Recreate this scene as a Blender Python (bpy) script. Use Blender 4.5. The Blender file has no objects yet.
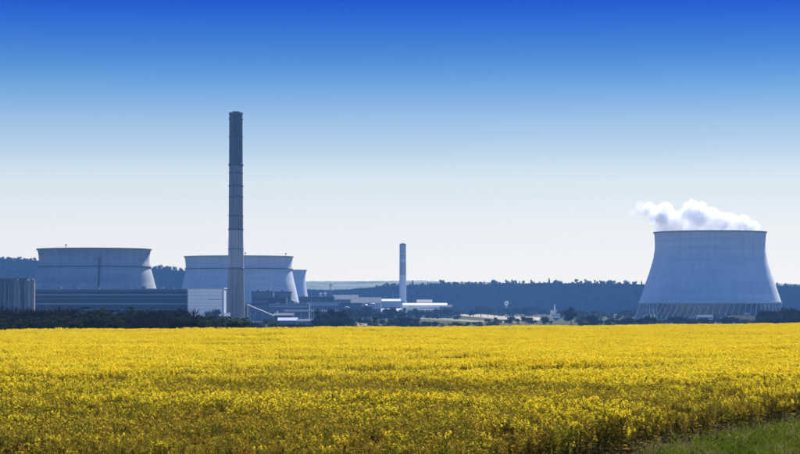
import bpy, bmesh, math, random
import numpy as np
from mathutils import Vector, Matrix
R = math.radians
S = bpy.context.scene
COL = S.collection

# ------------------------------------------------------------------ camera
F = 2200.0                      # focal length in photo pixels (photo 800 wide)
CZ = 4.0                        # camera height
HY = 305.0                      # horizon row in the photo
cam = bpy.data.cameras.new('camera'); cam.sensor_width = 36.0; cam.lens = F / 800 * 36
cam.shift_y = (HY - 227) / 800; cam.clip_start = 0.5; cam.clip_end = 40000
co = bpy.data.objects.new('camera', cam); co.location = (0, 0, CZ); co.rotation_euler = (math.pi / 2, 0, 0)
COL.objects.link(co); S.camera = co

# ------------------------------------------------------------------ sky and sun
SUN_AZ, SUN_EL = 20.0, 38.0     # azimuth from the view axis towards the right, elevation
W = bpy.data.worlds.new('World'); S.world = W; W.use_nodes = True
nt = W.node_tree; N = nt.nodes; L = nt.links
bg = N['Background']; bg.inputs[1].default_value = 0.1
sky = N.new('ShaderNodeTexSky'); sky.sky_type = 'NISHITA'; sky.sun_disc = False
sky.sun_elevation = R(SUN_EL); sky.sun_rotation = R(SUN_AZ); sky.air_density = 1.0; sky.dust_density = 0.6
bw = N.new('ShaderNodeRGBToBW'); L.new(sky.outputs[0], bw.inputs[0])
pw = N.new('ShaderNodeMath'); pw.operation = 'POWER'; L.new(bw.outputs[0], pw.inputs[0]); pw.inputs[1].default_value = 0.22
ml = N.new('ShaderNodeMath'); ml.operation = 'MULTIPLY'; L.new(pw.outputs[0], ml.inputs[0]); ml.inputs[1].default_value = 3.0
tc = N.new('ShaderNodeTexCoord'); sx = N.new('ShaderNodeSeparateXYZ'); L.new(tc.outputs['Generated'], sx.inputs[0])
mr = N.new('ShaderNodeMapRange'); L.new(sx.outputs[2], mr.inputs[0]); mr.inputs[1].default_value = 0; mr.inputs[2].default_value = 0.25
cr = N.new('ShaderNodeValToRGB'); L.new(mr.outputs[0], cr.inputs[0]); cr.color_ramp.interpolation = 'LINEAR'
# radiance of the clear sky by sine of elevation: warm white at the horizon to deep blue above
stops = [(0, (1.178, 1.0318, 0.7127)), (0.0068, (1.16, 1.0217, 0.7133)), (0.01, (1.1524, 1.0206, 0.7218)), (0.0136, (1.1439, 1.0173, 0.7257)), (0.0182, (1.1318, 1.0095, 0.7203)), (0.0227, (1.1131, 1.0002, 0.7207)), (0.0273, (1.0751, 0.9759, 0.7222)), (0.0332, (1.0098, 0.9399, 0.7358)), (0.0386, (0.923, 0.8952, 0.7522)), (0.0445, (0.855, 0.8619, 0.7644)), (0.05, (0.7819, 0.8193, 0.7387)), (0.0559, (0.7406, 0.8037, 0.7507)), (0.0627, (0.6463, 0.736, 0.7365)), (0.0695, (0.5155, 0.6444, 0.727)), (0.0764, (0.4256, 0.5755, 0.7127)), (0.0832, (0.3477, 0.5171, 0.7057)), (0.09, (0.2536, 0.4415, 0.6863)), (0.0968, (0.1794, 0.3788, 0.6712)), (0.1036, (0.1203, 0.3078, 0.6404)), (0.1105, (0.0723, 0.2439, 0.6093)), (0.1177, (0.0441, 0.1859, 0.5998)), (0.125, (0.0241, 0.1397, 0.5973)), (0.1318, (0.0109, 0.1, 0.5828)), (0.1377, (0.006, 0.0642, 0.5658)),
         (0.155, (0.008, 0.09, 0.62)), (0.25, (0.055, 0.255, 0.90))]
el = cr.color_ramp.elements
while len(el) < len(stops): el.new(0.5)
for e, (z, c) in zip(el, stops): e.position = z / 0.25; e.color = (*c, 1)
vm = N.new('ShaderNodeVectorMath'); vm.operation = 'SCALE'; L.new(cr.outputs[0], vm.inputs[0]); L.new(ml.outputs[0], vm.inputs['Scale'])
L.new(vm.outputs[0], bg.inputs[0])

sun = bpy.data.lights.new('sun', 'SUN'); sun.energy = 5.0; sun.angle = R(0.5); sun.color = (1.0, 0.95, 0.86)
so = bpy.data.objects.new('sun', sun); COL.objects.link(so); so.location = (300, 300, 400)
sd = Vector((math.sin(R(SUN_AZ)) * math.cos(R(SUN_EL)), math.cos(R(SUN_AZ)) * math.cos(R(SUN_EL)), math.sin(R(SUN_EL))))
so.rotation_euler = sd.to_track_quat('Z', 'Y').to_euler()

S.view_settings.view_transform = 'Standard'; S.view_settings.look = 'None'; S.view_settings.exposure = 1.1; S.view_settings.gamma = 1
S.view_settings.use_curve_mapping = False
S.render.engine = 'CYCLES'
cy = S.cycles; cy.use_denoising = True; cy.max_bounces = 24; cy.diffuse_bounces = 3; cy.transmission_bounces = 3; cy.volume_bounces = 20
cy.transparent_max_bounces = 8; cy.caustics_reflective = False; cy.caustics_refractive = False
try: cy.denoiser = 'OPENIMAGEDENOISE'
except Exception: pass

# ------------------------------------------------------------------ helpers
FLOOR = -12.5
def X(px, D): return (px - 400) / F * D
def Z(py, D): return CZ + (HY - py) / F * D
def tag(o, label=None, cat=None, group=None, kind=None):
    if label: o['label'] = label
    if cat: o['category'] = cat
    if group: o['group'] = group
    if kind: o['kind'] = kind
    return o
def thing(name, label, cat, loc, group=None, rz=0):
    o = bpy.data.objects.new(name, None); COL.objects.link(o); o.location = loc; o.rotation_euler = (0, 0, rz)
    o.empty_display_size = 1
    return tag(o, label, cat, group)
def mobj(name, me, parent=None, m=None):
    if m is not None and not me.materials: me.materials.append(m)
    o = bpy.data.objects.new(name, me); COL.objects.link(o)
    if parent: o.parent = parent
    return o
def mesh_from(name, V, Fc, m=None, smooth=False):
    me = bpy.data.meshes.new(name); me.from_pydata(V, [], Fc); me.validate(); me.update()
    if smooth: me.polygons.foreach_set('use_smooth', [True] * len(me.polygons))
    if m is not None: me.materials.append(m)
    return me
class MB:
    """collects simple solids into one mesh"""
    def __init__(s): s.V = []; s.F = []
    def hexa(s, p):
        b = len(s.V); s.V += [tuple(q) for q in p]
        s.F += [tuple(b + i for i in f) for f in ((0, 3, 2, 1), (4, 5, 6, 7), (0, 1, 5, 4), (1, 2, 6, 5), (2, 3, 7, 6), (3, 0, 4, 7))]
        return s
    def box(s, x0, x1, y0, y1, z0, z1):
        return s.hexa([(x0, y0, z0), (x1, y0, z0), (x1, y1, z0), (x0, y1, z0), (x0, y0, z1), (x1, y0, z1), (x1, y1, z1), (x0, y1, z1)])
    def prism(s, prof, y0, y1):     # prof: (x,z) loop, counter-clockwise seen from -y
        b = len(s.V); n = len(prof)
        s.V += [(x, y0, z) for x, z in prof] + [(x, y1, z) for x, z in prof]
        s.F += [tuple(b + i for i in range(n)), tuple(b + n + i for i in reversed(range(n)))]
        s.F += [(b + i, b + n + i, b + n + (i + 1) % n, b + (i + 1) % n) for i in range(n)]
        return s
    def xprism(s, prof, x0, x1):    # prof: (y,z) loop
        b = len(s.V); n = len(prof)
        s.V += [(x0, y, z) for y, z in prof] + [(x1, y, z) for y, z in prof]
        s.F += [tuple(b + i for i in reversed(range(n))), tuple(b + n + i for i in range(n))]
        s.F += [(b + i, b + (i + 1) % n, b + n + (i + 1) % n, b + n + i) for i in range(n)]
        return s
    def rod(s, a, b_, r0, r1, n=6):
        a = Vector(a); b_ = Vector(b_); d = (b_ - a).normalized()
        u = d.orthogonal().normalized(); v = d.cross(u); b = len(s.V)
        for c, r in ((a, r0), (b_, r1)):
            for i in range(n):
                t = 2 * math.pi * i / n; s.V.append(tuple(c + (u * math.cos(t) + v * math.sin(t)) * r))
        s.F += [(b + i, b + (i + 1) % n, b + n + (i + 1) % n, b + n + i) for i in range(n)]
        s.F += [tuple(b + i for i in reversed(range(n))), tuple(b + n + i for i in range(n))]
        return s
    def lathe(s, prof, n=32, cx=0, cy=0):   # prof (r,z) from bottom, open or closed ends at r=0
        b = len(s.V); k = len(prof)
        for r, z in prof:
            for i in range(n):
                t = 2 * math.pi * i / n; s.V.append((cx + r * math.cos(t), cy + r * math.sin(t), z))
        for j in range(k - 1):
            for i in range(n):
                s.F.append((b + j * n + i, b + j * n + (i + 1) % n, b + (j + 1) * n + (i + 1) % n, b + (j + 1) * n + i))
        return s
    def cap(s, prof, n=32, cx=0, cy=0):     # lathe with both ends closed
        b = len(s.V); s.lathe(prof, n, cx, cy); k = len(prof)
        s.F.append(tuple(b + i for i in reversed(range(n)))); s.F.append(tuple(b + (k - 1) * n + i for i in range(n)))
        return s
    def build(s, name, m, parent=None, smooth=False):
        return mobj(name, mesh_from(name, s.V, s.F, m, smooth), parent)

# ------------------------------------------------------------------ materials
def new_mat(name):
    m = bpy.data.materials.new(name); m.use_nodes = True
    return m, m.node_tree.nodes, m.node_tree.links
def mat(name, c1, c2=None, scale=(0.2, 0.2, 0.2), rough=0.85, detail=4, bump=0.0, bscale=None, metallic=0.0, lo=0.35, hi=0.65, spec=0.3):
    m, n, l = new_mat(name); b = n['Principled BSDF']
    b.inputs['Roughness'].default_value = rough; b.inputs['Metallic'].default_value = metallic
    b.inputs['Specular IOR Level'].default_value = spec
    b.inputs['Base Color'].default_value = (*c1, 1)
    if c2:
        g = n.new('ShaderNodeNewGeometry'); mp = n.new('ShaderNodeMapping'); mp.inputs['Scale'].default_value = scale
        l.new(g.outputs['Position'], mp.inputs[0])
        t = n.new('ShaderNodeTexNoise'); t.inputs['Scale'].default_value = 1; t.inputs['Detail'].default_value = detail
        l.new(mp.outputs[0], t.inputs['Vector'])
        r = n.new('ShaderNodeValToRGB'); r.color_ramp.elements[0].position = lo; r.color_ramp.elements[1].position = hi
        r.color_ramp.elements[0].color = (*c1, 1); r.color_ramp.elements[1].color = (*c2, 1)
        l.new(t.outputs[0], r.inputs[0]); l.new(r.outputs[0], b.inputs['Base Color'])
        if bump:
            t2 = n.new('ShaderNodeTexNoise'); t2.inputs['Scale'].default_value = bscale or 1; t2.inputs['Detail'].default_value = 5
            l.new(g.outputs['Position'], t2.inputs['Vector'])
            bp = n.new('ShaderNodeBump'); bp.inputs['Strength'].default_value = bump; bp.inputs['Distance'].default_value = 0.3
            l.new(t2.outputs[0], bp.inputs['Height']); l.new(bp.outputs[0], b.inputs['Normal'])
    return m
def shell_mat(name, c1, c2, band=0.5):
    """cast concrete: lift bands, run-down streaks, patches"""
    m, n, l = new_mat(name); b = n['Principled BSDF']; b.inputs['Roughness'].default_value = 0.9; b.inputs['Specular IOR Level'].default_value = 0.2
    g = n.new('ShaderNodeNewGeometry')
    def noise(sc, det=3):
        mp = n.new('ShaderNodeMapping'); mp.inputs['Scale'].default_value = sc; l.new(g.outputs['Position'], mp.inputs[0])
        t = n.new('ShaderNodeTexNoise'); t.inputs['Scale'].default_value = 1; t.inputs['Detail'].default_value = det; l.new(mp.outputs[0], t.inputs['Vector']); return t.outputs[0]
    def mth(op, a, b_):
        k = n.new('ShaderNodeMath'); k.operation = op
        for i, v in enumerate((a, b_)):
            if isinstance(v, (int, float)): k.inputs[i].default_value = v
            else: l.new(v, k.inputs[i])
        return k.outputs[0]
    a = mth('MULTIPLY', noise((0.004, 0.004, band), 2), 0.40)
    s = mth('MULTIPLY', noise((0.22, 0.22, 0.012), 4), 0.34)
    p = mth('MULTIPLY', noise((0.03, 0.03, 0.04), 4), 0.30)
    t = mth('ADD', mth('ADD', a, s), p)
    r = n.new('ShaderNodeValToRGB'); r.color_ramp.elements[0].position = 0.42; r.color_ramp.elements[1].position = 0.62
    r.color_ramp.elements[0].color = (*c2, 1); r.color_ramp.elements[1].color = (*c1, 1)
    l.new(t, r.inputs[0]); l.new(r.outputs[0], b.inputs['Base Color'])
    bp = n.new('ShaderNodeBump'); bp.inputs['Strength'].default_value = 0.25; bp.inputs['Distance'].default_value = 0.2
    l.new(a, bp.inputs['Height']); l.new(bp.outputs[0], b.inputs['Normal'])
    return m
def leaf_mat(name, c1, c2, trans=0.4, scale=0.5, rough=0.7):
    m, n, l = new_mat(name); n.remove(n['Principled BSDF']); out = n['Material Output']
    g = n.new('ShaderNodeNewGeometry'); t = n.new('ShaderNodeTexNoise'); t.inputs['Scale'].default_value = scale; t.inputs['Detail'].default_value = 3
    l.new(g.outputs['Position'], t.inputs['Vector'])
    ad = n.new('ShaderNodeMath'); ad.operation = 'MULTIPLY_ADD'; l.new(g.outputs['Random Per Island'], ad.inputs[0]); ad.inputs[1].default_value = 0.5; l.new(t.outputs[0], ad.inputs[2])
    r = n.new('ShaderNodeValToRGB'); r.color_ramp.elements[0].position = 0.45; r.color_ramp.elements[1].position = 1.0
    r.color_ramp.elements[0].color = (*c1, 1); r.color_ramp.elements[1].color = (*c2, 1); l.new(ad.outputs[0], r.inputs[0])
    d = n.new('ShaderNodeBsdfDiffuse'); tr = n.new('ShaderNodeBsdfTranslucent'); mx = n.new('ShaderNodeMixShader'); mx.inputs[0].default_value = trans
    l.new(r.outputs[0], d.inputs[0]); l.new(r.outputs[0], tr.inputs[0]); l.new(d.outputs[0], mx.inputs[1]); l.new(tr.outputs[0], mx.inputs[2]); l.new(mx.outputs[0], out.inputs[0])
    return m

M_shell_pale = shell_mat('pale_concrete_shell', (0.72, 0.72, 0.70), (0.57, 0.58, 0.58), 0.22)
M_shell_dark = shell_mat('dark_concrete_shell', (0.36, 0.38, 0.39), (0.25, 0.27, 0.28), 0.22)  # same concrete pattern, darker base tone than the other tower shells
M_shell_mid = shell_mat('grey_concrete_shell', (0.55, 0.56, 0.56), (0.42, 0.44, 0.45), 0.22)
M_conc = mat('concrete', (0.42, 0.41, 0.39), (0.30, 0.30, 0.29), (0.3, 0.3, 0.05))
M_leg = mat('pale_leg_concrete', (0.52, 0.52, 0.51), (0.40, 0.40, 0.40), (0.3, 0.3, 0.05))
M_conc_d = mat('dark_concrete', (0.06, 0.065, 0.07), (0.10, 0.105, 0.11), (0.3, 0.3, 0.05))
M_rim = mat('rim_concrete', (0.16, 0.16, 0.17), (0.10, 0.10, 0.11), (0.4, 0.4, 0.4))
M_soot = mat('sooty_concrete', (0.062, 0.054, 0.046), (0.105, 0.090, 0.076), (0.6, 0.6, 0.03))
M_stack_mid = mat('grey_stack_concrete', (0.16, 0.138, 0.115), (0.25, 0.215, 0.18), (0.6, 0.6, 0.03))
M_stack_lt = mat('pale_stack_concrete', (0.31, 0.29, 0.265), (0.42, 0.39, 0.36), (0.6, 0.6, 0.03))
M_stack_br = mat('stained_stack_concrete', (0.17, 0.15, 0.13), (0.30, 0.27, 0.23), (0.9, 0.9, 0.03))
M_stack_w = mat('white_stack_paint', (0.78, 0.78, 0.76), (0.66, 0.67, 0.66), (0.6, 0.6, 0.05))
M_stack_g = mat('grey_stack_paint', (0.36, 0.38, 0.38), (0.44, 0.45, 0.45), (0.6, 0.6, 0.05))
M_navy = mat('navy_cladding', (0.012, 0.016, 0.026), (0.020, 0.025, 0.038), (0.08, 0.08, 0.5), rough=0.45)
M_bluegrey = mat('blue_grey_cladding', (0.10, 0.125, 0.16), (0.14, 0.17, 0.205), (0.08, 0.08, 0.5), rough=0.5)
M_strip = mat('pale_cladding_strip', (0.42, 0.46, 0.52), (0.36, 0.40, 0.46), (0.1, 0.1, 0.6), rough=0.8, spec=0.1)
M_white = mat('white_cladding', (0.92, 0.92, 0.92), (0.84, 0.86, 0.87), (0.25, 0.25, 0.9), rough=0.3, metallic=0.6)
M_whitem = mat('white_metal', (0.66, 0.66, 0.65), (0.50, 0.50, 0.50), (0.3, 0.3, 0.3), rough=0.8, spec=0.1)
M_glass = mat('dark_glass', (0.018, 0.024, 0.034), rough=0.4, spec=0.4)
M_metal = mat('grey_metal', (0.20, 0.21, 0.22), (0.14, 0.15, 0.16), (0.4, 0.4, 0.4), rough=0.5)
M_roofg = mat('grey_roof_sheet', (0.13, 0.14, 0.15), (0.09, 0.10, 0.11), (0.1, 0.3, 0.3), rough=0.9, spec=0.05)
M_roofr = mat('faded_red_roof', (0.20, 0.14, 0.125), (0.16, 0.12, 0.11), (0.3, 0.3, 0.3), rough=0.8)
M_beige = mat('beige_render', (0.50, 0.45, 0.36), (0.40, 0.36, 0.29), (0.3, 0.3, 0.2))
M_silo_l = mat('light_silo_concrete', (0.38, 0.32, 0.25), (0.13, 0.11, 0.09), (1.0, 1.0, 0.03))
M_silo_d = mat('dark_silo_concrete', (0.045, 0.042, 0.038), (0.115, 0.10, 0.085), (1.0, 1.0, 0.03))
M_bark = mat('bark', (0.055, 0.045, 0.035), (0.09, 0.075, 0.06), (2, 2, 0.6))
M_lf_dk = leaf_mat('dark_leaves', (0.014, 0.020, 0.011), (0.034, 0.042, 0.020), 0.25)
M_lf_gr = leaf_mat('green_leaves', (0.035, 0.050, 0.020), (0.070, 0.085, 0.035), 0.3)
M_lf_bare = leaf_mat('bare_twigs', (0.026, 0.023, 0.020), (0.050, 0.042, 0.034), 0.1)
M_lf_far = leaf_mat('wood_leaves', (0.018, 0.026, 0.016), (0.034, 0.042, 0.024), 0.05, 0.02)
M_petal = leaf_mat('rape_petals', (0.89, 0.69, 0.02), (0.96, 0.80, 0.06), 0.5, 0.35)
M_petal_f = leaf_mat('fading_rape_petals', (0.38, 0.28, 0.014), (0.62, 0.46, 0.03), 0.5, 0.35)
M_petal_m = leaf_mat('mid_rape_petals', (0.67, 0.52, 0.016), (0.84, 0.68, 0.04), 0.5, 0.35)
M_green = leaf_mat('rape_green', (0.075, 0.085, 0.010), (0.20, 0.165, 0.018), 0.5, 0.4)
M_pod = leaf_mat('rape_pods', (0.15, 0.095, 0.012), (0.29, 0.20, 0.025), 0.5, 0.4)
M_grass = leaf_mat('verge_grass', (0.045, 0.078, 0.006), (0.125, 0.14, 0.014), 0.45, 0.3)
M_dry = leaf_mat('dry_stalks', (0.15, 0.11, 0.045), (0.28, 0.21, 0.09), 0.3, 0.5)
M_soil = mat('field_soil', (0.045, 0.035, 0.022), (0.085, 0.065, 0.04), (2.0, 2.0, 2.0), bump=0.6, bscale=5, spec=0.0)
M_ground = mat('meadow_ground', (0.050, 0.062, 0.026), (0.105, 0.100, 0.055), (0.012, 0.006, 0.02), bump=0.3, bscale=0.4, detail=6, spec=0.0)
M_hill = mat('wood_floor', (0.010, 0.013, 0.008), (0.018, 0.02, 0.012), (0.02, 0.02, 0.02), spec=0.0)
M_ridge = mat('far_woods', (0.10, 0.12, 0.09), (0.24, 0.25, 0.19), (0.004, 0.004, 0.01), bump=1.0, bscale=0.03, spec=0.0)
M_stub = mat('stubble', (0.42, 0.35, 0.24), (0.32, 0.27, 0.18), (0.03, 0.006, 0.02), detail=6, spec=0.0)
M_past = mat('spring_pasture', (0.22, 0.21, 0.10), (0.30, 0.26, 0.14), (0.03, 0.006, 0.02), detail=6, spec=0.0)
M_tarm = mat('tarmac', (0.05, 0.05, 0.052), (0.07, 0.07, 0.07), (0.1, 0.1, 0.1), spec=0.0)
M_rubber = mat('rubber', (0.02, 0.02, 0.02))

# ------------------------------------------------------------------ ground
def sstep(t): t = min(1.0, max(0.0, t)); return t * t * (3 - 2 * t)
def y_far(x): return min(420.0, max(200.0, 268 + 0.90 * x))
def y_front(x): return 46.0 + (2.35 * (x - 1.0) * sstep((x - .6) / 2.5) if x > 1.0 else 0.0)
def gz(x, y): return FLOOR * sstep((y - y_far(x) - 12) / 520)
xs = sorted(set([-4400, -3000, -2000, -1200, -800, -500, -350] + list(range(-260, 261, 20)) + [350, 500, 800, 1200, 2000, 3000, 4400]))
ys = [-150, -60, 0, 40] + list(range(60, 1000, 20)) + [1100, 1400, 2000, 3000, 4500, 5500, 6000, 6500]
V = [(x, y, gz(x, y)) for y in ys for x in xs]; nx = len(xs)
Fc = [(j * nx + i, j * nx + i + 1, (j + 1) * nx + i + 1, (j + 1) * nx + i) for j in range(len(ys) - 1) for i in range(nx - 1)]
tag(mobj('ground', mesh_from('ground', V, Fc, M_ground, True)), kind='structure')
fx = np.linspace(-80, 92, 60); V = []; Fc = []
for i, x in enumerate(fx):
    for k in range(9):
        t = k / 8; y = y_front(x) * (1 - t) + y_far(x) * t; V.append((x, y, 0.006))
Fc = [(i * 9 + k, (i + 1) * 9 + k, (i + 1) * 9 + k + 1, i * 9 + k + 1) for i in range(59) for k in range(8)]
tag(mobj('field_soil', mesh_from('field_soil', V, Fc, M_soil)), kind='structure')
def on_floor(px, py):
    D = F * (CZ - FLOOR) / (py - HY); return (X(px, D), D)
def patch(name, pts, m, lift=0.03):
    V = [(*on_floor(px, py), FLOOR + lift) for px, py in pts]
    return tag(mobj(name, mesh_from(name, V, [tuple(range(len(V)))], m)), kind='structure')
patch('stubble_field', [(398, 317.6), (440, 319.9), (482, 322.4), (530, 322.5), (470, 320.2), (430, 316.6), (397, 313.8)][::-1], M_past)
patch('stubble_field', [(455, 315.2), (500, 319.2), (545, 320.8), (542, 317.3), (500, 315.8), (457, 312.3)][::-1], M_stub, 0.034)
patch('pasture', [(262, 325), (300, 325), (300, 320), (278, 318.6), (262, 321)][::-1], M_past, 0.038)
patch('pasture', [(340, 326), (388, 326), (385, 323), (344, 322.5)][::-1], M_past, 0.042)
patch('pasture', [(770, 311.5), (850, 311.5), (850, 308.6), (772, 309)][::-1], M_past, 0.046)
patch('plant_yard', [(225, 324), (330, 324), (460, 312), (420, 310.5), (230, 316)][::-1], M_tarm, 0.02)

# ------------------------------------------------------------------ hills
CREST = [(-300, 246), (-100, 251), (0, 257), (36, 259), (100, 263), (165, 267.5), (190, 270), (240, 276), (300, 287.5), (330, 289), (360, 287), (390, 284.5),
         (410, 283.5), (440, 282.5), (500, 282.5), (540, 281.5), (600, 282), (650, 283), (700, 284.5), (760, 285), (800, 285), (900, 288), (1100, 290)]
cpx = [c[0] for c in CREST]; cpy = [c[1] for c in CREST]
HD = 4300.0
def hill_h(x):
    return Z(float(np.interp(x / HD * F + 400, cpx, cpy)), HD) - 12.0
def hz(x, y):
    up = sstep((y - 3930) / 370); dn = 1 - 0.5 * sstep((y - 4500) / 700)
    return FLOOR - 1 + (hill_h(x) - FLOOR + 1) * up * dn
hx = np.linspace(-1500, 1500, 120); hy = [3900, 3930, 3970, 4010, 4050, 4090, 4130, 4170, 4210, 4250, 4300, 4400, 4500, 4700, 5000, 5200]
V = [(float(x), y, hz(float(x), y)) for y in hy for x in hx]
Fc = [(j * 120 + i, j * 120 + i + 1, (j + 1) * 120 + i + 1, (j + 1) * 120 + i) for j in range(len(hy) - 1) for i in range(119)]
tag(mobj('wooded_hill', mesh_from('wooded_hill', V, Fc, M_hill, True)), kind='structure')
def ridge(name, D, crest, depth, bumpy):
    pxs = [c[0] for c in crest]; pys = [c[1] for c in crest]; n = 260; rng = random.Random(int(D))
    hx = np.linspace(X(pxs[0], D), X(pxs[-1], D), n); prof = [0, .25, .5, .75, .9, 1, .8]; V = []
    for j, p in enumerate(prof):
        for x in hx:
            top = Z(float(np.interp(x / D * F + 400, pxs, pys)), D)
            V.append((float(x), D - depth * (1 - j / 5), FLOOR - 1 + (top - FLOOR) * sstep(p) + (rng.random() - .5) * bumpy * p))
    Fc = [(j * n + i, j * n + i + 1, (j + 1) * n + i + 1, (j + 1) * n + i) for j in range(len(prof) - 1) for i in range(n - 1)]
    return tag(mobj(name, mesh_from(name, V, Fc, M_ridge, True)), kind='structure')
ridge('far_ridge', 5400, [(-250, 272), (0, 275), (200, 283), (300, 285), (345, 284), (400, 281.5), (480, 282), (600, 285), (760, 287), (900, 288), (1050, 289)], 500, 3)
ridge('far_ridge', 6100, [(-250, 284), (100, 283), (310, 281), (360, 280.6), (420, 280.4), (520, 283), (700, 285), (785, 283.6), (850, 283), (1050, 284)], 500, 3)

# ------------------------------------------------------------------ point scatter of alike plants (one object of kind stuff)
def scatter_group():
    g = bpy.data.node_groups.new('scatter', 'GeometryNodeTree')
    g.interface.new_socket('Geometry', in_out='INPUT', socket_type='NodeSocketGeometry')
    g.interface.new_socket('Geometry', in_out='OUTPUT', socket_type='NodeSocketGeometry')
    return g
def scatter(name, label, cat, pts, rot, scl, idx, meshes, coll):
    c = bpy.data.collections.new(coll)
    for i, me in enumerate(meshes):
        o = bpy.data.objects.new('%s_%02d' % (coll, i), me); c.objects.link(o)
    me = bpy.data.meshes.new(name); n = len(pts); me.vertices.add(n); me.vertices.foreach_set('co', np.asarray(pts, dtype=np.float32).ravel())
    a = me.attributes.new('rot', 'FLOAT_VECTOR', 'POINT'); a.data.foreach_set('vector', np.asarray(rot, dtype=np.float32).ravel())
    a = me.attributes.new('scl', 'FLOAT_VECTOR', 'POINT'); a.data.foreach_set('vector', np.asarray(scl, dtype=np.float32).ravel())
    a = me.attributes.new('idx', 'INT', 'POINT'); a.data.foreach_set('value', np.asarray(idx, dtype=np.int32))
    o = mobj(name, me); tag(o, label, cat, kind='stuff')
    g = scatter_group(); n_ = g.nodes; l = g.links
    gi = n_.new('NodeGroupInput'); go = n_.new('NodeGroupOutput'); ip = n_.new('GeometryNodeInstanceOnPoints'); ci = n_.new('GeometryNodeCollectionInfo')
    ci.inputs['Collection'].default_value = c; ci.inputs['Separate Children'].default_value = True; ci.inputs['Reset Children'].default_value = True
    def at(nm, ty):
        k = n_.new('GeometryNodeInputNamedAttribute'); k.data_type = ty; k.inputs['Name'].default_value = nm; return k.outputs[0]
    l.new(gi.outputs[0], ip.inputs['Points']); l.new(ci.outputs[0], ip.inputs['Instance']); ip.inputs['Pick Instance'].default_value = True
    l.new(at('idx', 'INT'), ip.inputs['Instance Index']); l.new(at('rot', 'FLOAT_VECTOR'), ip.inputs['Rotation']); l.new(at('scl', 'FLOAT_VECTOR'), ip.inputs['Scale'])
    l.new(ip.outputs[0], go.inputs[0])
    md = o.modifiers.new('scatter', 'NODES'); md.node_group = g
    return o
def vnoise(x, y, sc, seed):
    r = np.random.RandomState(seed); G = r.rand(256, 256); u = np.asarray(x) / sc + 64.3; v = np.asarray(y) / sc + 31.7
    i = np.floor(u).astype(int); j = np.floor(v).astype(int); fu = u - i; fv = v - j; fu = fu * fu * (3 - 2 * fu); fv = fv * fv * (3 - 2 * fv)
    g = lambda a, b: G[a % 256, b % 256]
    return (g(i, j) * (1 - fu) + g(i + 1, j) * fu) * (1 - fv) + (g(i, j + 1) * (1 - fu) + g(i + 1, j + 1) * fu) * fv

# ------------------------------------------------------------------ trees
def tree_meshes(seed, h, w, n, leaf, shape, lm):
    """trunk+limbs mesh and a crown of many small leaf faces in clumps"""
    rg = random.Random(seed); tb = MB(); tr = h * 0.022 + 0.05
    th = h * (0.55 if shape != 'poplar' else 0.85)
    bend = Vector((rg.uniform(-.05, .05) * h, rg.uniform(-.05, .05) * h, 0))
    tb.rod((0, 0, -0.3), Vector((0, 0, th * .5)) + bend * .4, tr, tr * .75, 6); tb.rod(Vector((0, 0, th * .5)) + bend * .4, Vector((0, 0, h * .86)) + bend, tr * .75, tr * .2, 5)
    lobes = []
    nl = {'round': 9, 'poplar': 8, 'bushy': 12, 'bare': 12}[shape]
    for k in range(nl):
        a = rg.uniform(0, 2 * math.pi)
        if shape == 'poplar':
            z = h * (0.2 + 0.75 * k / (nl - 1)); rr = w * .5 * (1.0 - 0.75 * k / (nl - 1)); c = Vector((math.cos(a) * rr * .4, math.sin(a) * rr * .4, z)); r = rr * 0.9 + .2
        elif shape == 'bushy':
            z = h * rg.uniform(0.18, 0.82); q = w * .5 * math.sqrt(max(.05, 1 - ((z / h - .35) / .6) ** 2)); c = Vector((math.cos(a) * q * rg.uniform(.3, .8), math.sin(a) * q * rg.uniform(.3, .8), z)); r = w * rg.uniform(.16, .27)
        else:
            z = h * rg.uniform(0.38, 0.86); q = w * .5 * math.sqrt(max(.05, 1 - ((z / h - .6) / .42) ** 2)); c = Vector((math.cos(a) * q * rg.uniform(.35, .8), math.sin(a) * q * rg.uniform(.35, .8), z)); r = w * rg.uniform(.15, .25)
        c += bend * (c.z / h); lobes.append((c, r))
        b0 = Vector((0, 0, max(h * .1, c.z * .6))) + bend * .4
        tb.rod(b0, c, tr * .38, tr * .08, 4)
    Vv = []; Ff = []
    for i in range(n):
        c, r = rg.choice(lobes)
        d = Vector((rg.gauss(0, 1), rg.gauss(0, 1), rg.gauss(0, .8))); d.normalize()
        p = c + d * r * (rg.random() ** 0.45)
        if p.z < .15: p.z = .15 + rg.random() * .3
        s = leaf * rg.uniform(.6, 1.4)
        u = Vector((rg.gauss(0, 1), rg.gauss(0, 1), rg.gauss(0, 1))).normalized(); v = u.orthogonal().normalized()
        if shape == 'bare':
            u = (d + Vector((0, 0, .8)) + Vector((rg.gauss(0, .4), rg.gauss(0, .4), rg.gauss(0, .4)))).normalized(); v = u.orthogonal().normalized() * .16; s *= 1.8
        b = len(Vv); Vv += [p - u * s * .5 - v * s * .2, p + v * s * .5, p + u * s * .5, p - v * s * .5]; Ff.append((b, b + 1, b + 2, b + 3))
    return (mesh_from('trunk', tb.V, tb.F, M_bark), mesh_from('crown', [tuple(q) for q in Vv], Ff, lm))
TREES = {
    'round': [tree_meshes(10 + i, 10, 8.5, 1500, .55, 'round', M_lf_dk) for i in range(3)],
    'green': [tree_meshes(20 + i, 10, 8.0, 1500, .55, 'bushy', M_lf_gr) for i in range(3)],
    'bushy': [tree_meshes(30 + i, 10, 11, 1800, .6, 'bushy', M_lf_dk) for i in range(3)],
    'poplar': [tree_meshes(40 + i, 10, 4.2, 900, .45, 'poplar', M_lf_dk) for i in range(2)],
    'bare': [tree_meshes(50 + i, 10, 9.5, 1900, .75, 'bare', M_lf_bare) for i in range(4)],
}
trg = random.Random(77); tcount = [0]
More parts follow.
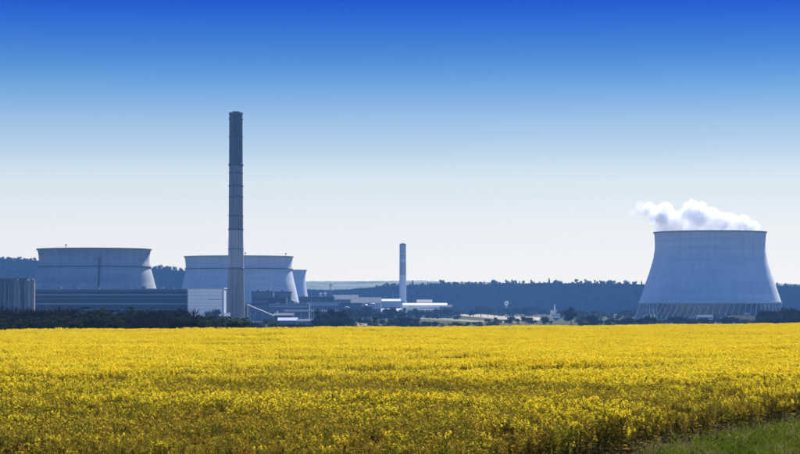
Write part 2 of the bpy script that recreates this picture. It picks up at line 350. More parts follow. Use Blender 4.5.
def tree(kind, px, ytop, D, label, group=None, wide=1.0, name='tree'):
    x = X(px, D); z0 = gz(x, D); h = Z(ytop, D) - z0; k = h / 10.0
    v = TREES[kind]; tm, cm = v[tcount[0] % len(v)]; tcount[0] += 1
    t = thing(name, label, 'tree' if name != 'shrub' else 'shrub', (x, D, z0), group, trg.uniform(0, 6.28)); t.scale = (k * wide * trg.uniform(.92, 1.1), k * wide * trg.uniform(.92, 1.1), k)
    mobj('trunk', tm, t); tag(mobj('crown', cm, t), kind='stuff')
    return t

# wood on the hill: reads as one mass
far_variants = []
for i in range(6):
    a, b = tree_meshes(100 + i, 14, [8, 9, 7, 6, 8.5, 7.5][i], 170, 2.0, 'round' if i % 2 else 'bushy', M_lf_far)
    bm = bmesh.new(); bm.from_mesh(a); bm.from_mesh(b); me = bpy.data.meshes.new('wood_tree'); bm.to_mesh(me); bm.free(); me.materials.append(M_lf_far); far_variants.append(me)
rs = np.random.RandomState(5); n = 26000
hxp = rs.uniform(-1250, 1250, n); hyp = rs.uniform(3925, 4420, n)
hp = [(x, y, hz(x, y) - .5) for x, y in zip(hxp, hyp)]
sc = rs.uniform(.65, 1.0, n); sc = np.where(hyp > 4250, sc * .82, sc)
scatter('forest', 'dense blue-hazed wood covering the long hill behind the plant', 'forest', hp, np.stack([np.zeros(n), np.zeros(n), rs.uniform(0, 6.28, n)], 1),
        np.stack([sc * 1.1, sc * 1.1, sc], 1), rs.randint(0, 6, n), far_variants, 'wood_tree')
# the single trees that stand out on the crest
ORD = ['first', 'second', 'third', 'fourth', 'fifth', 'sixth', 'seventh', 'eighth', 'ninth', 'tenth', 'eleventh', 'twelfth', 'thirteenth', 'fourteenth', 'fifteenth', 'sixteenth', 'seventeenth', 'eighteenth', 'nineteenth', 'twentieth'] + ['twenty-' + w for w in ('first', 'second', 'third', 'fourth', 'fifth', 'sixth', 'seventh', 'eighth', 'ninth')] + ['thirtieth', 'thirty-first', 'thirty-second', 'thirty-third', 'thirty-fourth']
crg = random.Random(9)
def crest_trees(px0, px1, step, label, group):
    px = px0; k_ = 0
    while px < px1:
        D = 4300 + crg.uniform(-25, 15); x = X(px, D); z0 = hz(x, D) - .5
        k = crg.uniform(1.35, 1.95) * (1 if crg.random() > .2 else .8); kd = crg.choice(['round', 'round', 'green', 'bare', 'poplar'])
        tm, cm = crg.choice(TREES[kd])
        t = thing('tree', ORD[min(k_, len(ORD) - 1)] + ' from the left: ' + label, 'tree', (x, D, z0), group, crg.uniform(0, 6.28)); k_ += 1; wd = k * crg.uniform(.7, 1.0); t.scale = (wd, wd, k)
        mobj('trunk', tm, t); tag(mobj('crown', cm, t), kind='stuff'); px += step * crg.uniform(.6, 1.5)
crest_trees(0, 35, 3.2, 'hazy tree on the hill crest above the concrete silos', 'trees on the crest left of the left tower')
crest_trees(154, 184, 3.2, 'hazy tree on the hill crest between the two left cooling towers', 'trees on the crest between the left towers')
crest_trees(410, 505, 3.7, 'crest tree between the slim pale chimney and above the water tower', 'crest trees right of the slim chimney')
crest_trees(508, 650, 4.7, 'crest tree between the water tower and the steaming tower', 'crest trees left of the steaming tower')
crest_trees(378, 398, 4.6, 'crest tree just left of the slim pale chimney', 'crest trees left of the slim chimney')
crest_trees(768, 801, 3.6, 'hazy tree on the wooded crest right of the steaming tower', 'trees on the crest at the right edge')

# ------------------------------------------------------------------ cooling towers
def catmull(pts, sub=5):
    P = [pts[0]] + list(pts) + [pts[-1]]; out = []
    for i in range(1, len(P) - 2):
        for k in range(sub):
            t = k / sub; a, b, c, d = P[i - 1], P[i], P[i + 1], P[i + 2]
            out.append(tuple(.5 * (2 * b[j] + (c[j] - a[j]) * t + (2 * a[j] - 5 * b[j] + 4 * c[j] - d[j]) * t * t + (3 * b[j] - a[j] - 3 * c[j] + d[j]) * t ** 3) for j in (0, 1)))
    return out + [pts[-1]]
def cooling_tower(label, cx, D, prof, bottom, basepx, ncol, m, colm, ringy=None, ladder=None):
    s = D / F; x0 = X(cx, D); t = thing('cooling_tower', label, 'cooling tower', (x0, D, FLOOR))
    P = [(r * s, Z(y, D) - FLOOR) for y, r in prof][::-1]; P = catmull(P)      # bottom -> top
    b = MB(); ins = [(max(.1, r - .9), z) for r, z in reversed(P)]
    b.lathe(P + ins + [P[0]], 112); sh = b.build('shell', m, t, True)
    rt, zt = P[-1]; rb, zb = P[0]
    MB().lathe([(rt - 1.3, zt - .6), (rt + .9, zt - .6), (rt + 1.0, zt + .55), (rt - 1.3, zt + .55), (rt - 1.3, zt - .6)], 112).build('rim', M_rim, t)
    for k, y in enumerate(ringy or []):
        zr = Z(y, D) - FLOOR; rr = float(np.interp(zr, [p[1] for p in P], [p[0] for p in P]))
        MB().lathe([(rr - .1, zr - .35), (rr + 1.1, zr - .2), (rr + 1.1, zr + .55), (rr - .1, zr + .55)], 112).build('walkway', M_soot, t)
        rl = MB()
        for i in range(0, 112, 2):
            a = 2 * math.pi * i / 112; rl.rod(((rr + 1.05) * math.cos(a), (rr + 1.05) * math.sin(a), zr + .5), ((rr + 1.05) * math.cos(a), (rr + 1.05) * math.sin(a), zr + 1.7), .12, .12, 3)
        tag(rl.build('railing', M_metal, t), kind='stuff')
    MB().lathe([(rb - 1.6, zb - 1.0), (rb + .5, zb - 1.0), (rb + .5, zb + .6), (rb - 1.6, zb + .6), (rb - 1.6, zb - 1.0)], 112).build('lintel_ring', m, t)
    r2 = basepx * s; a1 = 2 * math.pi / ncol * 1.1
    for sg, dr in ((1, 0.0), (-1, 2.4)):
        me = None
        for i in range(ncol):
            if me is None:
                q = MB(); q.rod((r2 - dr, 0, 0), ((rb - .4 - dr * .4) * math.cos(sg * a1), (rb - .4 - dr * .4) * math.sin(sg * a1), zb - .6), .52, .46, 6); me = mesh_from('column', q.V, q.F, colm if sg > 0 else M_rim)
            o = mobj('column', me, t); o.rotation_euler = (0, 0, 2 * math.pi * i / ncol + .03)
    MB().lathe([(r2 - 1, 0), (r2 + 2.2, 0), (r2 + 2.2, 1.8), (r2 + 1.4, 1.8), (r2 + 1.4, .5), (r2 - 1, .5)], 96).build('basin_wall', M_conc, t)
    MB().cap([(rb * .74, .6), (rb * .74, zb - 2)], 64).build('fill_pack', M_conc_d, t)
    if ladder:
        lx, ly0, ly1 = ladder; la = MB(); off = (lx - cx) * s; last = None
        zs = np.linspace(Z(ly1, D) - FLOOR, Z(ly0, D) - FLOOR, 14)
        for z in zs:
            rr = float(np.interp(z, [p[1] for p in P], [p[0] for p in P])) + .5; p = Vector((off, -math.sqrt(rr * rr - off * off), z))
            if last:
                for d in (-.45, .45): la.rod(last + Vector((d, -.3, 0)), p + Vector((d, -.3, 0)), .5, .5, 4)
            last = p
        tag(la.build('ladder', M_soot, t), kind='stuff')
        q = MB(); q.box(off - 2.2, off + 2.2, last.y - 1.8, last.y + .3, last.z - .3, last.z + 1.2); q.build('ladder_platform', M_metal, t)
    return t, P
t1, p1 = cooling_tower('broad dark cooling tower rising behind the dark banded hall', 94.3, 2250,
    [(249.6, 56.5), (252.5, 55.6), (257, 55.0), (262, 55.0), (268, 56.2), (276, 58.4), (287, 61.4), (305, 68)], 305, 73, 36, M_shell_dark, M_conc, [267.2], (107, 259.5, 288))
t2, p2 = cooling_tower('grey cooling tower standing behind the tall chimney', 238.8, 2600,
    [(257, 54.0), (260, 53.5), (265, 53.0), (270, 53.2), (278, 54.6), (288, 57.0), (302, 60)], 302, 64, 36, M_shell_mid, M_conc, [269.3])
t3, p3 = cooling_tower('small far cooling tower half hidden behind the grey one', 275.5, 4000 - 250,
    [(270.3, 31), (274, 30.2), (280, 30), (287, 30.8), (297, 32.4), (303, 33.5)], 303, 36, 30, M_shell_mid, M_conc)
t4, p4 = cooling_tower('huge pale cooling tower with steam pouring from its mouth', 710, 2400,
    [(232.6, 55.6), (237, 55.2), (247, 54.8), (254, 55.6), (261, 57), (273, 60.6), (286.5, 65.2), (302.3, 70.4)], 302.3, 75.6, 72, M_shell_pale, M_leg)
# small fittings on the rims
for tt, D, cx, px in ((t1, 2250, 94.3, 74), (t2, 2600, 238.8, 249), (t2, 2600, 238.8, 287)):
    P = p1 if tt is t1 else p2; off = (px - cx) * D / F; r, z = P[-1]; yy = -math.sqrt(r * r - off * off)
    q = MB(); q.rod((off, yy, z), (off, yy, z + 4.5), .3, .2, 5); q.box(off - .9, off + .9, yy - .5, yy + .5, z + 2.6, z + 3.6); q.build('beacon', M_metal, tt)
for px, y in ((60, 280.5), (51, 287.5), (83, 287.2)):
    D = 2250; z = Z(y, D) - FLOOR; off = (px - 94.3) * D / F; rr = float(np.interp(z, [p[1] for p in p1], [p[0] for p in p1])); yy = -math.sqrt(rr * rr - off * off)
    MB().box(off - 1.1, off + 1.1, yy - 1.1, yy + 1.0, z - .8, z + .8).build('hatch', M_metal, t1)

# ------------------------------------------------------------------ steam
BL = [(663, 226, 8.5, 0), (661, 218, 8, -8), (666, 209.5, 7.5, 5), (655, 211, 6, 10), (645, 210, 6, 0), (637, 212, 5.0, -5), (632, 214, 3.5, 0), (640, 206, 4, 4), (650, 206.5, 5, 8), (674, 217, 7, 12),
      (679, 222, 10, 0), (684, 215.5, 6, -6), (692, 208.5, 8.0, 4), (696, 217, 11, -8), (701, 208.5, 6, 0), (706, 217.5, 10.5, 3), (714, 214.5, 7, 10), (720, 222.5, 9.5, -5),
      (729, 219, 6.5, 4), (735, 224, 8, 0), (744, 221, 6, 6), (748, 226, 6.5, -4), (755, 225.5, 4.5, 0), (692, 228, 10, 0), (712, 229, 9, 0), (668, 230, 7, 0), (734, 230, 7, 0), (654, 219, 5, 5)]
SD = 2400.0; ss = SD / F
blobs = [(Vector((X(px, SD), SD + dy, Z(py, SD))), (r + .8) * ss) for px, py, r, dy in BL]
m_st, n_, l_ = new_mat('steam'); n_.remove(n_['Principled BSDF']); pv = n_.new('ShaderNodeVolumePrincipled')
pv.inputs['Color'].default_value = (0.999, 0.999, 0.999, 1); pv.inputs['Anisotropy'].default_value = 0.08; pv.inputs['Density Attribute'].default_value = ''
l_.new(pv.outputs[0], n_['Material Output'].inputs['Volume'])
geo = n_.new('ShaderNodeNewGeometry'); nz = n_.new('ShaderNodeTexNoise'); nz.inputs['Scale'].default_value = 0.13; nz.inputs['Detail'].default_value = 6; nz.inputs['Roughness'].default_value = .7
l_.new(geo.outputs['Position'], nz.inputs['Vector'])
v1 = n_.new('ShaderNodeVectorMath'); v1.operation = 'SUBTRACT'; l_.new(nz.outputs['Color'], v1.inputs[0]); v1.inputs[1].default_value = (.5, .5, .5)
v2 = n_.new('ShaderNodeVectorMath'); v2.operation = 'MULTIPLY_ADD'; l_.new(v1.outputs[0], v2.inputs[0]); v2.inputs[1].default_value = (11, 11, 11); l_.new(geo.outputs['Position'], v2.inputs[2])
acc = None
for c, r in blobs:
    d = n_.new('ShaderNodeVectorMath'); d.operation = 'DISTANCE'; l_.new(v2.outputs[0], d.inputs[0]); d.inputs[1].default_value = c
    k = n_.new('ShaderNodeMath'); k.operation = 'MULTIPLY_ADD'; l_.new(d.outputs['Value'], k.inputs[0]); k.inputs[1].default_value = -1; k.inputs[2].default_value = r
    if acc is None: acc = k.outputs[0]
    else:
        q = n_.new('ShaderNodeMath'); q.operation = 'MAXIMUM'; l_.new(acc, q.inputs[0]); l_.new(k.outputs[0], q.inputs[1]); acc = q.outputs[0]
rg = n_.new('ShaderNodeMapRange'); rg.interpolation_type = 'SMOOTHSTEP'; l_.new(acc, rg.inputs[0]); rg.inputs[1].default_value = -0.6; rg.inputs[2].default_value = 2.4; rg.inputs[3].default_value = 0; rg.inputs[4].default_value = 0.2
sxyz = n_.new('ShaderNodeSeparateXYZ'); l_.new(geo.outputs['Position'], sxyz.inputs[0])
fade = n_.new('ShaderNodeMapRange'); l_.new(sxyz.outputs[0], fade.inputs[0]); fade.inputs[1].default_value = X(634, SD); fade.inputs[2].default_value = X(660, SD); fade.inputs[3].default_value = 0.12; fade.inputs[4].default_value = 1
mm = n_.new('ShaderNodeMath'); mm.operation = 'MULTIPLY'; l_.new(rg.outputs[0], mm.inputs[0]); l_.new(fade.outputs[0], mm.inputs[1]); l_.new(mm.outputs[0], pv.inputs['Density'])
m_st.cycles.volume_step_rate = 0.18
bm = bmesh.new()
for c, r in blobs: bmesh.ops.create_icosphere(bm, subdivisions=2, radius=r + 5.0, matrix=Matrix.Translation(c - blobs[0][0]))
me = bpy.data.meshes.new('steam_plume'); bm.to_mesh(me); bm.free(); me.materials.append(m_st)
st = mobj('steam_plume', me); st.location = blobs[0][0]
rm = st.modifiers.new('union', 'REMESH'); rm.mode = 'VOXEL'; rm.voxel_size = 1.6
tag(st, 'billowing white steam plume drifting left out of the big right tower', 'steam')

# ------------------------------------------------------------------ chimneys
def chimney(label, cx, D, secs, rings, ladder=True):
    s = D / F; t = thing('chimney', label, 'chimney', (X(cx, D), D, FLOOR))
    for (ya, ra, yb, rb, m) in secs:      # lower, upper
        za = max(0.0, Z(ya, D) - FLOOR); zb = Z(yb, D) - FLOOR
        MB().cap([(ra * s, za), (rb * s, zb)], 40).build('shaft_section', m, t, False)
    for y, r, hh, m in rings:
        z = Z(y, D) - FLOOR; MB().cap([(r * s, z - hh), (r * s + .5, z - hh * .4), (r * s + .5, z + hh * .6), (r * s, z + hh)], 40).build('collar', m, t)
    yt, rt = secs[-1][2], secs[-1][3]; zt = Z(yt, D) - FLOOR
    MB().lathe([(rt * s - 1.2, zt - .2), (rt * s + .35, zt - .2), (rt * s + .35, zt + 1.0), (rt * s - 1.2, zt + 1.0), (rt * s - 1.2, zt - .2)], 40).build('rim', M_rim, t)
    MB().cap([(rt * s * .55, zt - .5), (rt * s * .55, zt + 2.0)], 20).build('flue', M_soot, t)
    if ladder:
        q = MB(); r0 = secs[0][1] * s; r1 = rt * s
        for d in (-.3, .3): q.rod((d - r0 * .5, -r0 * .9, 4), (d - r1 * .5, -r1 * .9, zt), .12, .12, 4)
        tag(q.build('ladder', M_metal, t), kind='stuff')
    return t
c1 = chimney('very tall dark concrete chimney soaring beside the white clad block', 235.9, 1950,
    [(330, 9.0, 268.6, 7.9, M_stack_br), (268.6, 7.9, 229.5, 7.3, M_stack_lt), (229.5, 7.3, 186, 7.0, M_stack_mid), (186, 7.0, 165, 6.85, M_stack_mid), (165, 6.85, 137, 6.75, M_soot), (137, 6.75, 113.8, 6.7, M_soot)],
    [(268.6, 7.9, 1.0, M_rim), (229.5, 7.3, .8, M_soot), (186, 7.0, .7, M_soot), (165, 6.9, 1.3, M_soot), (173, 6.93, .35, M_soot), (197, 7.07, .3, M_soot), (216, 7.2, .35, M_soot), (249, 7.6, .3, M_rim), (137, 6.75, .4, M_soot), (119, 6.7, .8, M_soot)])
MB().box(-8.5, 8.5, -9.6, -7.2, 0, 3.4).build('flue_house', M_whitem, c1)
c2 = chimney('slim pale chimney with white bands standing behind the long white shed', 402.8, 3300,
    [(322, 3.6, 275, 3.35, M_stack_w), (275, 3.35, 262.2, 3.3, M_stack_g), (262.2, 3.3, 258.6, 3.3, M_whitem), (258.6, 3.3, 254.2, 3.25, M_stack_g), (254.2, 3.25, 253.2, 3.25, M_whitem), (253.2, 3.25, 244.6, 3.2, M_stack_g)],
    [(302, 3.6, .8, M_metal)], False)
chimney('thin dark stack beside the slim pale chimney, the left of two', 392.6, 3150, [(322, .75, 291.5, .6, M_metal)], [], False)
chimney('thin grey stack just left of the slim pale chimney, the right of two', 396.6, 3150, [(322, .7, 295, .6, M_bluegrey)], [], False)
chimney('small thin white stack on the low white works by the round tree', 554.6, 2700, [(320, .75, 304.5, .65, M_whitem)], [], False)

# ------------------------------------------------------------------ buildings
def windows(t, x0, x1, y, z0, z1, n, gap=.35, name='window'):
    w = (x1 - x0) / n
    for i in range(n):
        a = x0 + w * (i + gap / 2); b = x0 + w * (i + 1 - gap / 2)
        o = MB().box(a, b, y - .12, y + .1, z0, z1).build(name, M_glass, t)
def building(name, label, px0, px1, ytop, D, depth, wm, rm, roof='flat', rise=2.0, win=None, doors=0, group=None, vents=0, strips=None, z0=None, cat='building', rz=0):
    xa, xb = X(px0, D), X(px1, D); cx = (xa + xb) / 2; hw = (xb - xa) / 2; h = Z(ytop, D) - FLOOR
    t = thing(name, label, cat, (cx, D, FLOOR), group, rz)
    hw_wall = h - (rise if roof != 'flat' else .5)
    MB().box(-hw, hw, 0, depth, -.5, hw_wall).build('wall', wm, t)
    if roof == 'flat':
        rf = MB().box(-hw - .35, hw + .35, -.35, depth + .35, hw_wall + .003, h).build('roof', rm, t)
    elif roof == 'gable':       # ridge runs across the view: slope faces the camera
        rf = MB().xprism([(-.6, hw_wall - .15), (depth / 2, h), (depth + .6, hw_wall - .15), (depth + .6, hw_wall - .5), (depth / 2, h - .4), (-.6, hw_wall - .5)][::-1], -hw - .5, hw + .5).build('roof', rm, t)
        for sx_ in (-1, 1): MB().xprism([(0, hw_wall), (depth, hw_wall), (depth / 2, h - .42)], sx_ * hw - .1, sx_ * hw + .1).build('gable', wm, t)
    elif roof == 'front':       # gable end faces the camera
        rf = MB().prism([(-hw - .5, hw_wall - .1), (-hw - .5, hw_wall - .45), (0, h - .4), (hw + .5, hw_wall - .45), (hw + .5, hw_wall - .1), (0, h)], -.5, depth + .5).build('roof', rm, t)
        MB().prism([(-hw, hw_wall), (hw, hw_wall), (0, h - .42)], 0, depth).build('gable', wm, t)
    for (za, zb, m) in strips or []:
        MB().box(-hw - .08, hw + .08, -.1, .25, hw_wall * za, hw_wall * zb).build('cladding_strip', m, t)
    if win:
        for (za, zb, n) in win: windows(t, -hw * .94, hw * .94, 0, hw_wall * za, hw_wall * zb, n)
    for i in range(doors):
        xc = -hw + (i + .5) * 2 * hw / doors; MB().box(xc - 2, xc + 2, -.14, .1, 0, min(4.5, hw_wall * .55)).build('door', M_metal, t)
    for i in range(vents):
        xc = -hw + (i + .6) * 2 * hw / (vents + .2); MB().box(xc - 1.2, xc + 1.2, depth * .3, depth * .3 + 3, h - .2, h + 1.6).build('roof_vent', M_metal, rf)
    return t

# dark banded hall
D = 1900; xa, xb = X(33.5, D), X(187, D); cx = (xa + xb) / 2; hw = (xb - xa) / 2
t = thing('turbine_hall', 'long low navy hall with pale horizontal bands in front of the broad dark tower', 'building', (cx, D, FLOOR))
zt = Z(288.6, D) - FLOOR
MB().box(-hw, hw, 0, 55, -.5, zt - .6).build('wall', M_navy, t)
rf = MB().box(-hw - .3, hw, -.5, 55.3, zt - .597, zt).build('roof', M_strip, t)
for ya, yb, m in ((289.4, 291.4, M_bluegrey), (294.2, 295.4, M_strip), (298.0, 299.3, M_bluegrey), (303.2, 304.4, M_strip), (309, 310, M_bluegrey), (316, 317, M_bluegrey)):
    MB().box(-hw - .1, hw, -.28, .2, Z(yb, D) - FLOOR, Z(ya, D) - FLOOR).build('cladding_band', m, t)
for ya, yb in ((291.9, 293.8), (295.9, 297.6), (299.8, 302.7)):
    n = 26; w = 2 * hw / n
    for i in range(n): MB().box(-hw + i * w + .25, -hw + (i + 1) * w - .25, -.06, .15, Z(yb, D) - FLOOR, Z(ya, D) - FLOOR).build('window', M_glass, t)
for px in (58, 75, 96, 129, 143, 160, 171):
    x = X(px, D) - cx; hh = 1.0 + (px % 3) * .5; MB().box(x - 2.2, x + 2.2, 4, 8, zt - .1, zt + hh).build('roof_vent', M_metal, rf)
# white clad block
D = 1885; xa, xb = X(187.4, D), X(223.6, D); cx = (xa + xb) / 2; hw = (xb - xa) / 2; zt = Z(288.3, D) - FLOOR; zb = Z(316.3, D) - FLOOR
t = thing('white_hall', 'bright white clad block at the right end of the navy hall', 'building', (cx, D, FLOOR))
MB().box(-hw + .1, hw - .1, .3, 45, zb, zt - .3).build('wall', M_strip, t)
MB().box(-hw + .1, hw - .1, .5, 45, -.5, zb - .003).build('plinth', M_navy, t)
rf = MB().box(-hw - .2, hw + .5, -.6, 45.4, zt - .297, zt + .5).build('roof', M_whitem, t)
MB().box(hw - 1.1, hw + .35, -.5, .6, zb - .2, zt - .3).build('corner_trim', M_whitem, t)
MB().box(-hw, -hw + .5, -.25, .3, zb, zt - .3).build('corner_trim', M_whitem, t)
rows = 8
for k in range(rows):
    a = zb + (zt - .4 - zb) * k / rows; b = zb + (zt - .4 - zb) * (k + 1) / rows
    for j in range(5):
        xa_ = -hw + .55 + (2 * hw - 1.75) * j / 5; xb_ = -hw + .55 + (2 * hw - 1.75) * (j + 1) / 5
        gap = .55 if (k == 4 and j > 2) else .16
        MB().box(xa_ + .02, xb_ - .02, -.1 - .05 * ((k * 3 + j) % 3), .3, a + .02, b - gap).build('cladding_panel', M_white, t)
building('annex', 'tiny low white annex between the white block and the tall chimney', 224.4, 229, 313.0, 1890, 12, M_white, M_whitem, doors=1)
# silos
D = 1850; t = thing('silo_battery', 'row of tall streaked concrete silos at the left edge', 'silo', (X(14, D), D, FLOOR))
px = -26; k = 0; srg = random.Random(3)
while px < 31:
    w = srg.choice([4.4, 5.2, 4.8]); top = (279.5 if 8 < px < 33 else 281) + srg.uniform(-.8, 1.2)
    lt = 13 < px < 31; r = w / 2 * D / F; x = X(px + w / 2, D) - X(14, D); zt = Z(top, D) - FLOOR
    so_ = MB().cap([(r, -.5), (r, zt - .8), (r * .96, zt - .3), (r * .5, zt + .6)], 24, x, r).build('silo', M_silo_l if lt and k % 3 else M_silo_d, t, False)
    MB().rod((x - r * .2, -.15, 0), (x - r * .2, -.15, zt), .2, .2, 4).build('pipe', M_metal, so_)
    px += w + .35; k += 1
MB().box(X(-8, D) - X(14, D), X(28, D) - X(14, D), 2.5, 6.5, Z(281, D) - FLOOR, Z(278.2, D) - FLOOR).build('roof_gallery', M_silo_d, t)
building('service_tower', 'narrow pale concrete stair block beside the streaked silos', 30.2, 33.2, 280.5, 1860, 10, M_silo_l, M_conc_d, win=[(.2, .25, 1), (.45, .5, 1), (.7, .75, 1)], vents=0)

# plant buildings in the middle
building('boiler_house', 'dark blue boiler house right of the tall chimney', 251.5, 273, 291.3, 2300, 30, M_bluegrey, M_navy, strips=[(.55, .6, M_navy)], win=[(.7, .8, 8)], vents=2)
building('pump_hall', 'flat grey-blue hall tucked under the flare of the grey tower', 273.2, 291, 291.6, 2330, 30, M_bluegrey, M_navy, win=[(.75, .85, 6)], vents=1)
building('switch_house', 'dark stepped block before the grey tower foot', 268, 286, 297.5, 2250, 24, M_navy, M_bluegrey, win=[(.5, .6, 6)], vents=2)
building('workshop', 'blue-grey workshop with pale roof edge and white tank in front', 269, 309, 304.0, 2150, 30, M_bluegrey, M_strip, strips=[(.86, .93, M_strip)], win=[(.45, .6, 12)], doors=3, vents=3)
building('workshop', 'low dark workshop annexe left of the beige shed', 274, 293, 313, 2050, 20, M_navy, M_roofg, roof='gable', rise=2, win=[(.4, .6, 6)], doors=1)
building('long_hall', 'long pale hall with column stripes left of the grey gabled sheds', 306, 339, 301.8, 2400, 35, M_strip, M_roofg, win=[(.15, .8, 14)], doors=0, vents=4)
building('long_hall', 'dark flat-roofed hall behind the pale striped hall', 299, 334, 296.4, 2700, 40, M_navy, M_bluegrey, win=[(.7, .8, 12)], vents=5)
building('shed', 'grey gabled shed with wide sloping roof left of the slim chimney', 333, 358, 294.8, 2900, 40, M_bluegrey, M_roofg, roof='gable', rise=6, win=[(.5, .7, 10)])
building('shed', 'low grey shed with broad roof in front of the gabled shed', 351, 381, 297.2, 2750, 45, M_strip, M_roofg, roof='gable', rise=7, win=[(.4, .6, 12)])
building('shed', 'blue shed with a small white door bay among the middle trees', 338, 362, 303.2, 2350, 25, M_bluegrey, M_navy, win=[(.5, .65, 8)], doors=2)
building('shed', 'long narrow shed with white roof left of the slim chimney foot', 380, 400.5, 298.8, 3050, 22, M_strip, M_whitem, roof='gable', rise=3.0, win=[(.35, .6, 8)])
building('shed', 'low white-roofed shed nearest below the slim chimney', 382, 403, 308.4, 2500, 22, M_white, M_whitem, roof='gable', rise=3.4, win=[(.2, .5, 6)], doors=1)
building('long_shed', 'long white shed running right from the slim chimney', 403, 447, 303.0, 2850, 30, M_white, M_whitem, roof='gable', rise=2.6, win=[(.25, .6, 14)], doors=2, strips=[(.72, .8, M_strip)])
building('shed', 'white shed bay in front of the long white shed', 405, 420, 306.0, 2700, 18, M_white, M_whitem, roof='front', rise=2.0, doors=2)
building('shed', 'small dark shed against the right end of the long white shed', 440, 452, 305.0, 2780, 18, M_bluegrey, M_roofg, roof='gable', rise=2, win=[(.3, .6, 4)])
building('shed', 'far shed with faded red roof behind the long white shed', 417, 432, 299.6, 3200, 25, M_beige, M_roofr, roof='gable', rise=4, win=[(.3, .5, 5)])
building('farm_shed', 'beige shed with pale roof just beyond the yellow field', 296.5, 316.5, 318.9, 1750, 16, M_beige, M_roofg, roof='gable', rise=1.6, win=[(.45, .7, 4)], doors=2, rz=-.06)
building('farm_shed', 'low open shed with pale sheet roof left of the beige shed', 278, 297, 317.6, 1800, 14, M_metal, M_strip, roof='gable', rise=2.2, doors=2)
building('works', 'low white works with a thin stack left of the round tree', 551.5, 567, 310.2, 2690, 18, M_white, M_whitem, roof='flat', win=[(.3, .6, 6)])
building('cottage', 'white cottage with grey roof before the low white works', 552.5, 560, 313.6, 2350, 9, M_white, M_roofg, roof='gable', rise=2.6, win=[(.3, .6, 3)], doors=1)
building('cottage', 'tiny white cottage among shrubs left of the steaming tower', 612.6, 616, 319.3, 1900, 7, M_white, M_roofg, roof='front', rise=1.6, win=[(.3, .6, 2)])
building('cottage', 'small pale house in the shrubs below the pale field strip', 530.5, 534, 320.5, 1900, 7, M_white, M_roofg, roof='front', rise=1.6, win=[(.3, .6, 2)])
building('pump_house', 'low bluish white building at the foot of the steaming tower', 697, 713, 314.6, 2230, 14, M_white, M_strip, win=[(.35, .7, 9)], doors=0)
building('pump_house', 'small red-doored pump house left of the low white building', 690.5, 696.5, 315.5, 2225, 10, M_beige, M_roofr, win=[(.4, .7, 2)], doors=1)
building('pump_house', 'small grey valve house right of the low white building', 714, 720, 315.2, 2235, 10, M_bluegrey, M_roofg, win=[(.4, .7, 2)], doors=1)
# white tank before the workshop
D = 2120; t = thing('tank', 'small upright white tank before the blue-grey workshop', 'tank', (X(277.2, D), D, FLOOR))
r = 1.2 * D / F; h = Z(311.3, D) - FLOOR
MB().cap([(r, -.2), (r, h - .6), (r * .7, h - .15), (.2, h)], 24).build('shell', M_whitem, t, False); MB().rod((0, -r - .2, 0), (0, -r - .2, h - .6), .15, .15, 4).build('pipe', M_metal, t)
for px, yt, rr, D, lb in ((347, 306.5, 2.6, 2240, 'squat pale storage tank left of the blue shed trees'), (365.5, 304.2, 2.2, 2450, 'grey storage tank between the blue shed and the white-roofed sheds'), (373, 303.0, 2.8, 2600, 'wide pale storage tank left of the low white-roofed shed'), (292, 299.5, 1.6, 2235, 'slim grey tank at the right foot of the grey cooling tower')):
    t = thing('storage_tank', lb, 'tank', (X(px, D), D, FLOOR)); r = rr * D / F; h = Z(yt, D) - FLOOR
    MB().cap([(r, -.2), (r, h - 1.2), (r * .97, h - 1.0), (r * .5, h - .3), (.2, h)], 28).build('shell', M_strip if rr > 2.3 else M_bluegrey, t)
    MB().lathe([(r, h - 1.5), (r + .35, h - 1.5), (r + .35, h - 1.1), (r, h - 1.1)], 28).build('rim', M_metal, t); MB().rod((r * .6, -r - .2, 0), (r * .6, -r - .2, h - 1), .25, .25, 5).build('pipe', M_metal, t)
D = 2080; t = thing('pipe_bridge', 'long grey pipe bridge in front of the blue-grey workshop', 'pipe bridge', (X(300, D), D, FLOOR)); hb = Z(311.5, D) - FLOOR; xa, xb = X(284, D) - t.location.x, X(345, D) - t.location.x
for k in range(3): MB().rod((xa, k * 1.3, hb + (k % 2) * .9), (xb, k * 1.3, hb + (k % 2) * .9), .45, .45, 8).build('pipe', M_strip if k else M_metal, t)
for k in range(9):
    x_ = xa + (xb - xa) * (k + .5) / 9; MB().box(x_ - .3, x_ + .3, -.4, 3, -.2, hb - .4).build('trestle_leg', M_metal, t)
# conveyor
D = 1990; A = Vector((X(247.5, D), D, Z(305.8, D))); B = Vector((X(273.5, D), D + 8, Z(316.8, D)))
t = thing('conveyor', 'sloping white conveyor gallery running down right of the tall chimney', 'conveyor', (B.x, D, FLOOR))
a = A - t.location; b = B - t.location; dz = Vector((0, 0, 1.1))
MB().hexa([a + Vector((0, -1.4, 0)), b + Vector((0, -1.4, 0)), b + Vector((0, 1.4, 0)), a + Vector((0, 1.4, 0)), a + Vector((0, -1.4, 0)) + dz, b + Vector((0, -1.4, 0)) + dz, b + Vector((0, 1.4, 0)) + dz, a + Vector((0, 1.4, 0)) + dz]).build('gallery', M_metal, t)
e = Vector((0, 0, .35)); MB().hexa([a + Vector((0, -1.7, 1.1)), b + Vector((0, -1.7, 1.1)), b + Vector((0, 1.7, 1.1)), a + Vector((0, 1.7, 1.1)), a + Vector((0, -.4, 1.1)) + e, b + Vector((0, -.4, 1.1)) + e, b + Vector((0, .4, 1.1)) + e, a + Vector((0, .4, 1.1)) + e]).build('roof', M_strip, t)
for f in (.05, .3, .55, .8):
    p = a.lerp(b, f)
    for sy in (-1, 1): MB().rod((p.x, p.y + sy * 2.2, 0), (p.x, p.y + sy * 1.1, p.z), .3, .25, 5).build('trestle_leg', M_metal, t)
